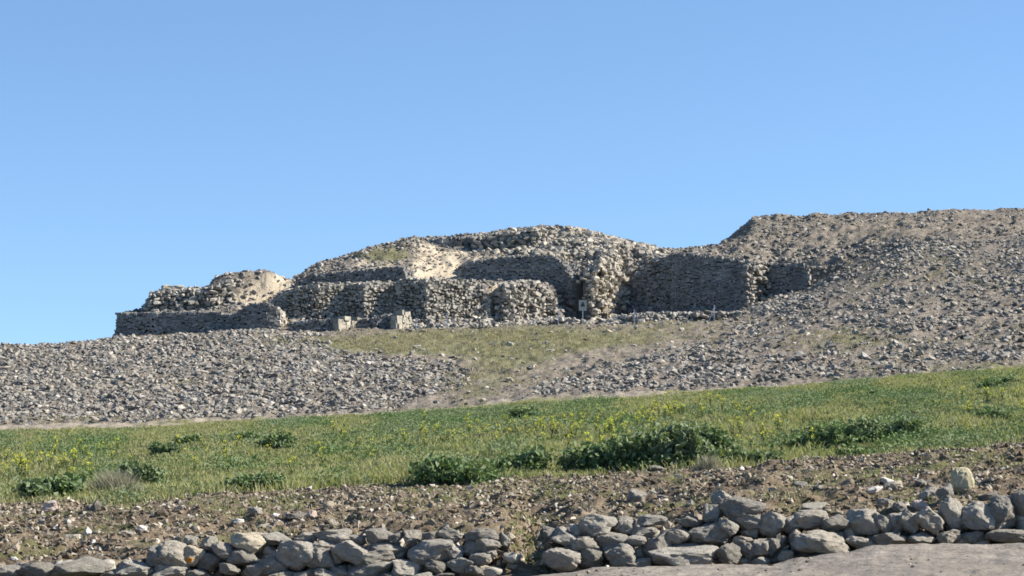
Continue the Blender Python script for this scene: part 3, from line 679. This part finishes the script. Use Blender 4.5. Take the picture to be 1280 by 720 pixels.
for x in range(1370, 1600, 27):      # the wall goes on beyond the path corner
    W3 += [(x, 672 - (x - 1280) * .07, 32, 17), (x + 9, 658 - (x - 1280) * .07, 34, 20), (x, 640 - (x - 1280) * .07, 34, 26)]
W2 = [(475, 670, 32, 18), (515, 670, 24, 14), (538, 671, 19, 13), (560, 669, 30, 18), (603, 669, 38, 16), (538, 689, 50, 26), (568, 691, 26, 20), (591, 685, 22, 20), (610, 681, 27, 16), (469, 696, 44, 19), (484, 686, 38, 15), (440, 692, 46, 27), (462, 712, 50, 20), (510, 710, 44, 20), (546, 708, 28, 18), (576, 706, 32, 18), (425, 673, 40, 15), (447, 675, 20, 11), (631, 675, 11, 17), (424, 716, 22, 10), (491, 722, 28, 10), (526, 722, 26, 9), (552, 721, 30, 10), (425, 692, 26, 26), (600, 699, 24, 15), (592, 713, 22, 12), (495, 672, 18, 12), (612, 692, 16, 10)]
W1 = [(240, 695, 27, 22, 'tan'), (261, 681, 22, 19), (238, 678, 16, 15), (314, 678, 42, 26, 'tan'), (344, 674, 38, 17), (280, 688, 28, 19), (263, 703, 30, 21), (302, 696, 34, 19), (375, 695, 50, 34), (408, 682, 36, 14), (415, 669, 44, 13), (400, 697, 30, 26), (338, 708, 36, 19), (216, 691, 42, 24), (212, 712, 46, 22), (287, 711, 24, 13), (352, 719, 32, 9), (379, 719, 22, 9), (408, 717, 30, 12), (105, 710, 68, 24), (168, 711, 42, 20), (45, 713, 42, 18), (203, 697, 34, 26), (8, 716, 36, 16), (-30, 716, 40, 18), (318, 713, 20, 14), (245, 718, 28, 10), (382, 672, 26, 13), (360, 682, 20, 13), (140, 718, 26, 10), (75, 718, 24, 10)]
for x in range(-230, -40, 36): W1 += [(x, 724, 40, 20), (x + 14, 712, 40, 18)]
wall_group('tumbled left stretch of the foreground dry stone wall, mostly in shadow', W1, 240, [(-40, 200, 708, 700, 726, 726), (200, 420, 690, 672, 726, 726)])
wall_group('sunlit middle stretch of the foreground dry stone wall, left of the earth gully', W2, 530, [(420, 640, 672, 668, 726, 716)])
wall_group('long right stretch of the foreground dry stone wall behind the pale path', W3, 980, [(690, 860, 664, 652, 716, 712), (860, 1000, 645, 650, 712, 706), (1000, 1370, 652, 628, 702, 686), (1370, 1600, 630, 612, 684, 672)])

# orange lichen crust on the tan stone of the tumbled stretch
wroot = [o for o in COL.objects if o.name.startswith('dry_stone_wall')][0]
tanst = [c for c in wroot.children if c.name.startswith('stone') and c.data.materials[0] is M['tan']][0]
V, T = ROCKS[3]; keep = V[:, 1] < -.15
lp = np.array(W(236, 700, 22.66)) - np.array(wroot.location)
lic = link('orange_lichen', np_mesh('orange_lichen', V * np.array([.042, .02, .026]), T, M['orange'], True), wroot, lp)

# named loose stones
def loose(px, py, w, h, label, mat='rock', roll=None, depth=1.0, r0=None, r1=None, k=None):
    p = ground_at(px, py + h * .42, r0 or L_BANK, r1 or L_FIELD + 30)
    o = put_rock('loose_stone', px, py, w, h, p[1] + h / 2 * p[1] / F * .6, mat, k, roll=roll, depth=depth, sink=1.0)
    return tag(o, label, 'stone')
loose(901, 624, 25, 21, 'pale angular stone standing on top of the long dry stone wall', 'rock', .5)
loose(1203, 602, 28, 37, 'upright yellowish block standing on the bank above the dry stone wall', 'yellow', -.08, .7, k=4)
_v, _t = rock_mesh(999, 5, .9, 4, .07)
[o for o in COL.objects if o.get('label', '').startswith('upright yellowish')][0].data = np_mesh('stone', _v, _t, M['yellow'], True)
loose(1160, 620, 30, 18, 'dark stone leaning beside the upright yellowish block', 'rock', -.5)
loose(1180, 617, 24, 24, 'dark stone touching the left side of the upright yellowish block', 'rock')
loose(1234, 621, 30, 11, 'flat dark stone right of the upright yellowish block', 'rock')
loose(1150, 632, 22, 15, 'pinkish pale stone tilted on top of the right dry stone wall', 'pink', .6)
loose(1125, 635, 24, 18, 'rounded grey stone beside the pinkish pale stone on the wall', 'rock')
loose(1018, 635, 42, 12, 'long flat pale grey stone behind the wall top', 'rock', -.1)
loose(1093, 612, 26, 8, 'lower end piece of two long pale stones in a dark hollow of the bank', 'white', -.3)
loose(1112, 603, 24, 9, 'upper end piece of two long pale stones in a dark hollow of the bank', 'white', -.35)
loose(796, 622, 25, 19, 'grey angular stone alone on the bank above the wall', 'rock', .3)
loose(821, 586, 25, 9, 'flat grey slab at the meadow edge beside the bushes', 'rock', 0, 1.2)
loose(846, 580, 24, 13, 'rounded pale stone between the flat slab and the dry tussock', 'rock')
loose(927, 586, 8, 7, 'single small white stone at the meadow edge right of the dry tussock', 'white')
loose(62, 634, 21, 16, 'smooth pinkish boulder on the left of the bank near the meadow', 'pink', -.4)
loose(110, 665, 10, 13, 'small upright pale stone on the left of the bank', 'white', .1)
loose(177, 661, 13, 10, 'bright white stone on the left of the bank', 'white', .3)
loose(116, 678, 8, 8, 'small round white stone below the upright pale stone', 'white')
loose(18, 699, 11, 7, 'white pebble at the far left foot of the bank', 'white')
loose(144, 704, 8, 8, 'round white pebble beside the rough pale boulder of the left wall', 'white')
loose(156, 667, 24, 9, 'long flat grey stone beside the bright white stone', 'rock')
loose(318, 639, 20, 11, 'dark grey stone with pale tip on the bank left of centre', 'rock', -.3)
loose(389, 644, 16, 13, 'pale pinkish stone on the bank beside a long dark stone', 'pink')
loose(370, 646, 26, 12, 'long dark stone left of the pale pinkish stone', 'rock')
loose(297, 652, 18, 8, 'flat pale stone below the dark grey stone with pale tip', 'white')
loose(345, 646, 10, 9, 'small pale stone left of the long dark stone', 'white')
loose(310, 605 + 2, 28, 6, 'flat pale stone lying at the edge of the green meadow', 'white')

# many alike loose stones on the bank
def put_alike(n, name, label, group, pxr, dens, smin, smax, mats, r0, r1):
    pt, ppx, ppy = sample(r0, r1, max(n, 300) , dens, pxr)
    k = 0
    for i in range(len(pt)):
        if k >= n: break
        e = smin + (smax - smin) * random.random() ** 2.2
        o = link(name, rock_me(random.randrange(len(ROCKS)), random.choice(mats)))
        o.location = pt[i] + (0, 0, e * .25); o.scale = (e * random.uniform(.9, 1.4), e, e * random.uniform(.5, .85))
        o.rotation_euler = (random.gauss(0, .3), random.gauss(0, .3), random.uniform(0, 6.28))
        tag(o, label, 'stone', group); k += 1
band = lambda px, py: np.where(py > 640 - (px / 1280) * 45, 1.0, .25)
put_alike(150, 'bank_stone', 'small rough grey-brown stone lying loose on the brown earth bank', 'small loose stones on the earth bank', (-200, 1480), band, .03, .10, ['rock', 'rock', 'gravel', 'tan'], L_BANK + 12, L_FIELD - 4)
slope = lambda px, py: np.where(inpoly(px, py, GRASSY), 1.0, 0.0)
put_alike(30, 'slope_stone', 'grey stone lying alone on the grassy slope below the ruin', 'scattered stones on the grassy slope', (380, 960), slope, .10, .22, ['rock', 'rock', 'tan'], L_HILL, kline[12])

# gravel over the bank
pt, ppx, ppy = sample(L_BANK + 8, L_FIELD + 3, 520, lambda px, py: .45 + .55 * np.clip(fbm(px * .02, py * .06, None, 77, 3) + .5, 0, 1), (-330, 1610))
s = .010 + .040 * RS.power(.35, len(pt)) ** 2.1
scl = s[:, None] * np.stack([RS.uniform(.9, 1.4, len(s)), RS.uniform(.8, 1.1, len(s)), RS.uniform(.5, .9, len(s))], -1)
pt = pt + np.c_[np.zeros((len(s), 2)), scl[:, 2] * .45]
V, T = merge(ANG_S, pt, scl, rot_mats(RS.normal(0, .5, len(s)), RS.normal(0, .5, len(s)), RS.uniform(0, 6.28, len(s))))
tag(link('gravel', np_mesh('gravel', V, T, M['gravel'])), 'gravel and small broken stones covering the earth bank', 'gravel', kind='stuff')
N_GRAV = len(s)
pt, ppx, ppy = sample(28, L_BANK + 6, 150, lambda px, py: np.clip(fbm(px * .02, py * .05, None, 55, 3) + .35, .03, 1), (300, 1610))
s = .004 + .028 * RS.power(.3, len(pt)) ** 2.4
scl = s[:, None] * np.stack([RS.uniform(.9, 1.4, len(s)), RS.uniform(.8, 1.1, len(s)), RS.uniform(.5, .8, len(s))], -1)
V, T = merge(ANG_S, pt, scl, rot_mats(RS.normal(0, .3, len(s)), RS.normal(0, .3, len(s)), RS.uniform(0, 6.28, len(s))))
tag(link('path_grit', np_mesh('path_grit', V, T, M['gravel'])), 'loose grit on the pale path', 'grit', kind='stuff')

# ------------------------------------------------------------------ grass
def blades(pt, hgt, wid, nb, spread, r, lean=.5):
    """tufts of bent two-segment blades -> V, quads"""
    n = len(pt); N_ = n * nb
    base = np.repeat(pt, nb, 0) + np.c_[r.normal(0, spread, (N_, 2)), np.full(N_, -.01)]
    h = np.repeat(hgt, nb) * r.uniform(.55, 1.15, N_); a = r.uniform(0, 6.283, N_)
    d = np.stack([np.cos(a), np.sin(a), np.zeros(N_)], -1); ln = r.uniform(.1, 1, N_) * lean
    f = r.uniform(0, 6.283, N_); u = np.stack([np.cos(f), np.sin(f), np.zeros(N_)], -1) * (np.repeat(wid, nb) * r.uniform(.6, 1.3, N_))[:, None]
    m_ = base + d * (h * ln * .35)[:, None] + np.c_[np.zeros((N_, 2)), h * .6]
    t = base + d * (h * ln)[:, None] + np.c_[np.zeros((N_, 2)), h]
    V = np.stack([base - u, base + u, m_ + u * .8, m_ - u * .8, t + u * .2, t - u * .2], 1).reshape(-1, 3)
    i = np.arange(N_)[:, None] * 6
    Q = np.concatenate([i + np.array([[0, 1, 2, 3]]), i + np.array([[3, 2, 4, 5]])])
    return V, Q

rg = np.random.RandomState(5)
pt, ppx, ppy = sample(L_FIELD - 1, L_TRACK + 3, 32, lambda px, py: .35 + .65 * np.clip(fbm(px * .012, py * .05, None, 41, 3) + .7, 0, 1), (-330, 1610))
near = np.clip((62 - pt[:, 1]) / 26, 0, 1)
hg = (.07 + .075 * np.clip(fbm(pt[:, 0] * .45, pt[:, 1] * .3, None, 4, 3) + .5, 0, 1.4)) * (.8 + .35 * near) * (1 + .9 * np.clip(fbm(pt[:, 0] * .9, pt[:, 1] * .4, None, 14, 3) - .25, 0, 1))
V, Q = blades(pt, hg, .007 + .007 * (pt[:, 1] / 60), 8, .09, rg, 1.0)
tag(link('grass', np_mesh('grass', V, Q, M['grass'])), 'green meadow grass in front of the stony hill', 'grass', kind='stuff')
N_GR = len(pt)
# broad-leaved weeds between the grass
def leaf_quads(c, size, r, up=.5):
    n = len(c); nrm = r.normal(size=(n, 3)); nrm[:, 2] += up; nrm /= np.linalg.norm(nrm, axis=1)[:, None]
    a = r.normal(size=(n, 3)); a -= nrm * (a * nrm).sum(1)[:, None]; a /= np.linalg.norm(a, axis=1)[:, None]; b = np.cross(nrm, a)
    s = size * r.uniform(.6, 1.3, n)
    a = a * s[:, None]; b = b * (s * .55)[:, None]
    V = np.stack([c - a, c + b * .9 - a * .1 + nrm * (s * .12)[:, None], c + a, c - b * .9 - a * .1 + nrm * (s * .12)[:, None]], 1).reshape(-1, 3)
    return V, np.arange(n * 4).reshape(-1, 4)
pt, ppx, ppy = sample(L_FIELD, L_TRACK - 2, 7, lambda px, py: np.clip(fbm(px * .016, py * .06, None, 61, 3) + .25, 0, 1) ** 1.2, (-330, 1610))
cc = np.repeat(pt, 40, 0); n = len(cc)
cc = cc + np.c_[rg.normal(0, .20, (n, 2)), np.abs(rg.normal(.08, .07, n))]
V, Q = leaf_quads(cc, .035, rg)
dk = np.repeat(fbm(pt[:, 0] * .5, pt[:, 1] * .25, None, 71, 3) > .12, 40)
tag(link('weeds', np_mesh('weeds', V, Q, [M['leaf2'], M['leaf']], False, dk.astype(int))), 'low blue-green leafy weeds among the meadow grass', 'weeds', kind='stuff')
# thin grass on the hillside and weeds on the bank
pt, ppx, ppy = sample(L_HILL, kline[18], 15, lambda px, py: np.clip(green_mask(px, py) * 1.1 - .1 + .25 * fbm(px * .03, py * .1, None, 8, 3), .0, 1), (-330, 1610))
V, Q = blades(pt, np.full(len(pt), .12), np.full(len(pt), .014), 7, .12, rg, .8)
tag(link('hillside_grass', np_mesh('hillside_grass', V, Q, M['dry'])), 'thin short grass on the slope below the ruin', 'grass', kind='stuff')
pt, ppx, ppy = sample(L_BANK + 14, L_FIELD, 60, lambda px, py: np.clip(fbm(px * .014, py * .06, None, 90, 3) * 1.6 - .1, 0, 1) + .04, (-330, 1610))
V, Q = blades(pt, np.full(len(pt), .045), np.full(len(pt), .006), 8, .06, rg, 1.2)
tag(link('bank_weeds', np_mesh('bank_weeds', V, Q, M['grass'])), 'sparse short green weeds on the brown earth bank', 'weeds', kind='stuff')

# ------------------------------------------------------------------ bushes
def bush(px, pyb, w, h, label, mat='leaf', leaf=.05, n=None, kind='leafy_bush', cat='bush', group=None, seed=0):
    r = np.random.RandomState(seed + 900)
    x, y, z = ground_at(px, pyb, L_FIELD - 6, L_TRACK)
    sx, sz = 1.15 * w / 2 * y / F, .92 * h * y / F; sy = sx * .7
    root = link(kind, None, None, (x, y + sy * .5, z)); tag(root, label, cat, group)
    # many leaning shoots of unequal length, each with its own leaves
    ns = int(26 + 120 * sx * sz + w * .5); a = r.uniform(0, 6.28, ns); rad = np.sqrt(r.rand(ns))
    b = np.c_[np.cos(a) * rad * sx * .75, np.sin(a) * rad * sy * .75, np.full(ns, -.02)]
    prof = np.clip(1.05 - (b[:, 0] / sx) ** 2 * 1.1 + .55 * vnoise(b[:, 0] * 3.1 + seed, np.full(ns, seed * 2.3)), .2, 1.2)
    hh = sz * prof * r.uniform(.45, 1.12, ns)
    tip = b + np.c_[b[:, 0] * .32 + r.normal(0, .12, ns) * sx, b[:, 1] * .3 + r.normal(0, .12, ns) * sy, hh]
    per = np.maximum(6, (hh / leaf * 4.2).astype(int)); idx = np.repeat(np.arange(ns), per); t = r.uniform(.12, 1.03, len(idx)) ** .8
    c = b[idx] * (1 - t)[:, None] + tip[idx] * t[:, None] + r.normal(0, leaf * .75, (len(idx), 3)); c[:, 2] = np.maximum(c[:, 2], .01)
    V, Q = leaf_quads(c, leaf, r, .7)
    fm = (r.rand(len(idx)) < (.40 if mat == 'leaf' else .0)).astype(int)
    link('foliage', np_mesh('foliage', V, Q, [M[mat], M['leaf2']], False, fm), root)
    st = [(tuple(b[k] - (0, 0, .03)), tuple(tip[k]), .005, .005) for k in range(ns)]
    bars('stems', st, M['stem'], root)
    # grass growing up round the foot
    return root
G1, G2 = 'bushes along the near edge of the meadow', 'low leafy plants in the meadow'
B = [(575, 606, 120, 48, 'big dark green bush casting a shadow to its left, at the meadow edge', 'leaf', .06, G1),
     (648, 596, 74, 36, 'smaller dark bush touching the right side of the big dark bush', 'leaf', .055, G1),
     (735, 590, 62, 34, 'low dark bush at the left end of the long bush row by the bank', 'leaf', .055, G1),
     (786, 589, 92, 42, 'tallest dark bush of the row left of the flat grey slab', 'leaf', .06, G1),
     (850, 583, 76, 44, 'bright-leaved bush above the flat grey slab', 'leaf2', .06, G1),
     (890, 574, 56, 34, 'leafy bush directly behind the dry grey tussock', 'leaf', .05, G1),
     (940, 580, 60, 22, 'low spreading plant right of the dry grey tussock', 'leaf2', .05, G1),
     (990, 566, 66, 22, 'flat dark bush at the left of the weed strip in the meadow', 'leaf', .05, G2),
     (1036, 560, 66, 26, 'dark bush in the middle of the weed strip in the meadow', 'leaf', .05, G2),
     (1085, 553, 60, 24, 'grey-green bush right of middle in the weed strip', 'leaf2', .05, G2),
     (1135, 548, 60, 20, 'low grey-green plant toward the right end of the weed strip', 'leaf2', .05, G2),
     (1242, 532, 40, 20, 'upright dark plant near the right edge of the meadow', 'leaf', .05, G2),
     (1080, 571, 66, 10, 'very low green plant between the weed strip and the bank', 'leaf', .045, G2),
     (1093, 497, 16, 11, 'small dark shrub alone high in the right of the meadow', 'leaf', .06, G2),
     (1250, 486, 40, 12, 'dark low shrub in the upper right corner of the meadow', 'leaf', .06, G2),
     (345, 564, 50, 21, 'dark green shrub in the middle distance of the left meadow', 'leaf', .06, G2),
     (308, 551, 30, 12, 'flat dark shrub left of and behind the dark green shrub', 'leaf', .06, G2),
     (205, 568, 34, 12, 'round grey-green shrub in the left meadow', 'leaf2', .06, G2),
     (232, 557, 30, 11, 'small dark clump behind the round grey-green shrub', 'leaf', .06, G2),
     (75, 622, 50, 23, 'dark broad-leaved bush at the left edge of the meadow by the pinkish boulder', 'leaf', .07, G1),
     (38, 623, 36, 18, 'pale broad-leaved plant left of the dark broad-leaved bush', 'leaf2', .075, G1),
     (172, 604, 52, 32, 'blue-green bush beside the grey dried bush', 'leaf2', .055, G1),
     (300, 614, 50, 15, 'dark low weed clump beside the flat pale stone at the meadow edge', 'leaf', .05, G1),
     (338, 612, 46, 16, 'dark low weed clump right of the one beside the flat pale stone', 'leaf', .05, G1),
     (405, 608, 40, 13, 'small dark weed clump alone at the meadow edge left of the big bush', 'leaf', .05, G1),
     (655, 522, 44, 11, 'flat green shrub far back near the dirt track', 'leaf', .07, G2)]
for i, (px, py, w, h, lab, mt, lf, gr) in enumerate(B): bush(px, py, w, h, lab, mt, lf, group=gr, seed=i)

def tussock(px, pyb, w, h, label, n, seed):
    r = np.random.RandomState(seed); x, y, z = ground_at(px, pyb, L_FIELD - 6, L_TRACK)
    sx, sz = w / 2 * y / F, h * y / F
    root = link('dry_tussock', None, None, (x, y + sx * .4, z)); tag(root, label, 'dry plant', 'dry grey plants at the meadow edge')
    p = np.c_[r.normal(0, sx * .42, n), r.normal(0, sx * .3, n), np.zeros(n)]
    V, Q = blades(p, np.full(n, sz) * (1 - .5 * np.abs(p[:, 0] / sx).clip(0, 1)), np.full(n, .0035), 5, .03, r, .8)
    link('stalks', np_mesh('stalks', V, Q, M['greyplant']), root)
tussock(140, 622, 80, 36, 'grey dried bush beside the broad-leaved bush at the left meadow edge', 260, 1)
tussock(887, 590, 34, 22, 'small round grey dry tussock at the meadow edge by the rounded pale stone', 170, 2)

# ------------------------------------------------------------------ yellow wild flowers
def flower_proto(seed):
    r = np.random.RandomState(seed); V, Q, fm = [], [], []
    off = 0
    for s_ in range(4):
        a = r.uniform(0, 6.28); top = np.array([math.cos(a) * .07, math.sin(a) * .07, r.uniform(.26, .44)])
        v, q = box_mb([((0, 0, -.03), top, .004, .004)]); V.append(v); Q.append(q[:, ::-1] + off); fm += [0] * len(q); off += len(v)
        c = top + r.normal(0, .022, (9, 3)) * np.array([1, 1, .9])
        v, q = leaf_quads(c, .020, r, .8); V.append(v); Q.append(q + off); fm += [1] * len(q); off += len(v)
        c = top * r.uniform(.2, .7, (6, 1)) + r.normal(0, .02, (6, 3))
        v, q = leaf_quads(c, .03, r, .5); V.append(v); Q.append(q + off); fm += [0] * len(q); off += len(v)
    return np_mesh('mustard_plant', np.concatenate(V), np.concatenate(Q), [M['stem'], M['petal']], False, fm)
FL = [flower_proto(i) for i in range(6)]
spots = []
rf = random.Random(3)
for (cx, cy, rx, ry, n) in ((770, 545, 70, 22, 40), (690, 535, 120, 16, 46), (90, 575, 50, 26, 34), (20, 585, 25, 16, 14), (880, 510, 70, 14, 18), (530, 545, 60, 14, 20), (450, 560, 60, 16, 12), (950, 545, 60, 12, 16), (820, 515, 60, 10, 16), (1220, 500, 60, 18, 10), (300, 570, 120, 20, 14)):
    for _ in range(n): spots.append((cx + rf.gauss(0, rx * .6), cy + rf.gauss(0, ry * .6)))
for px, py in spots:
    if not (-40 < px < 1330): continue
    gp = ground_at(px, py + 5, L_FIELD, L_TRACK - 1)
    o = link('mustard_plant', FL[rf.randrange(6)], None, gp); s_ = rf.uniform(.5, .9); o.scale = (s_, s_, s_); o.rotation_euler.z = rf.uniform(0, 6.28)
    tag(o, 'yellow-flowered wild mustard stalk in the meadow grass', 'wildflower', 'yellow wildflowers in the meadow')

# ------------------------------------------------------------------ camera, sun, sky
cam = bpy.data.cameras.new('camera'); co = bpy.data.objects.new('camera', cam); COL.objects.link(co)
co.location = (0, 0, EYE); co.rotation_euler = (math.radians(90), 0, 0)
cam.sensor_width = 36; cam.lens = 36 * F / 1280; cam.shift_y = (YH - 360) / 1280; cam.clip_start = .1; cam.clip_end = 9000
scene.camera = co

SUN_AZ, SUN_EL = math.radians(0.5), math.radians(35)      # azimuth counted from +X towards +Y
sd = (math.cos(SUN_EL) * math.cos(SUN_AZ), math.cos(SUN_EL) * math.sin(SUN_AZ), math.sin(SUN_EL))
sun = bpy.data.lights.new('sun', 'SUN'); sun.energy = 5.0; sun.angle = math.radians(.53); sun.color = (1, .93, .82)
so = bpy.data.objects.new('sun', sun); COL.objects.link(so)
from mathutils import Vector
so.rotation_euler = Vector(sd).to_track_quat('Z', 'Y').to_euler(); so.location = (60, 20, 60)

w = bpy.data.worlds.new('World'); scene.world = w; w.use_nodes = True; nt = w.node_tree
sky = nt.nodes.new('ShaderNodeTexSky'); sky.sky_type = 'NISHITA'; sky.sun_disc = False
sky.sun_elevation = SUN_EL; sky.sun_rotation = math.pi / 2 - SUN_AZ
sky.air_density = 1.0; sky.dust_density = 0.0; sky.ozone_density = 1.5; sky.altitude = 0
tc = nt.nodes.new('ShaderNodeTexCoord'); vm = nt.nodes.new('ShaderNodeVectorMath'); vm.operation = 'MULTIPLY_ADD'
vm.inputs[1].default_value = (1, 1, 1.3); vm.inputs[2].default_value = (0, 0, .145)      # lifts the sky lookup so the horizon shows a higher, bluer band
vn = nt.nodes.new('ShaderNodeVectorMath'); vn.operation = 'NORMALIZE'
nt.links.new(tc.outputs['Generated'], vm.inputs[0]); nt.links.new(vm.outputs[0], vn.inputs[0]); nt.links.new(vn.outputs[0], sky.inputs[0])
nt.links.new(mix(nt, 1.0, sky.outputs[0], (.82, .95, 1.05), 'MULTIPLY'), nt.nodes['Background'].inputs[0]); nt.nodes['Background'].inputs[1].default_value = .094

scene.view_settings.view_transform = 'Standard'; scene.view_settings.look = 'None'
scene.view_settings.exposure = 1.1; scene.view_settings.gamma = 1; scene.view_settings.use_curve_mapping = False
scene.cycles.max_bounces = 6; scene.cycles.filter_width = 1.7
print('COUNTS rubble', N_RUB, 'gravel', N_GRAV, 'tufts', N_GR, 'bank', len(pt), 'objects', len(COL.objects))
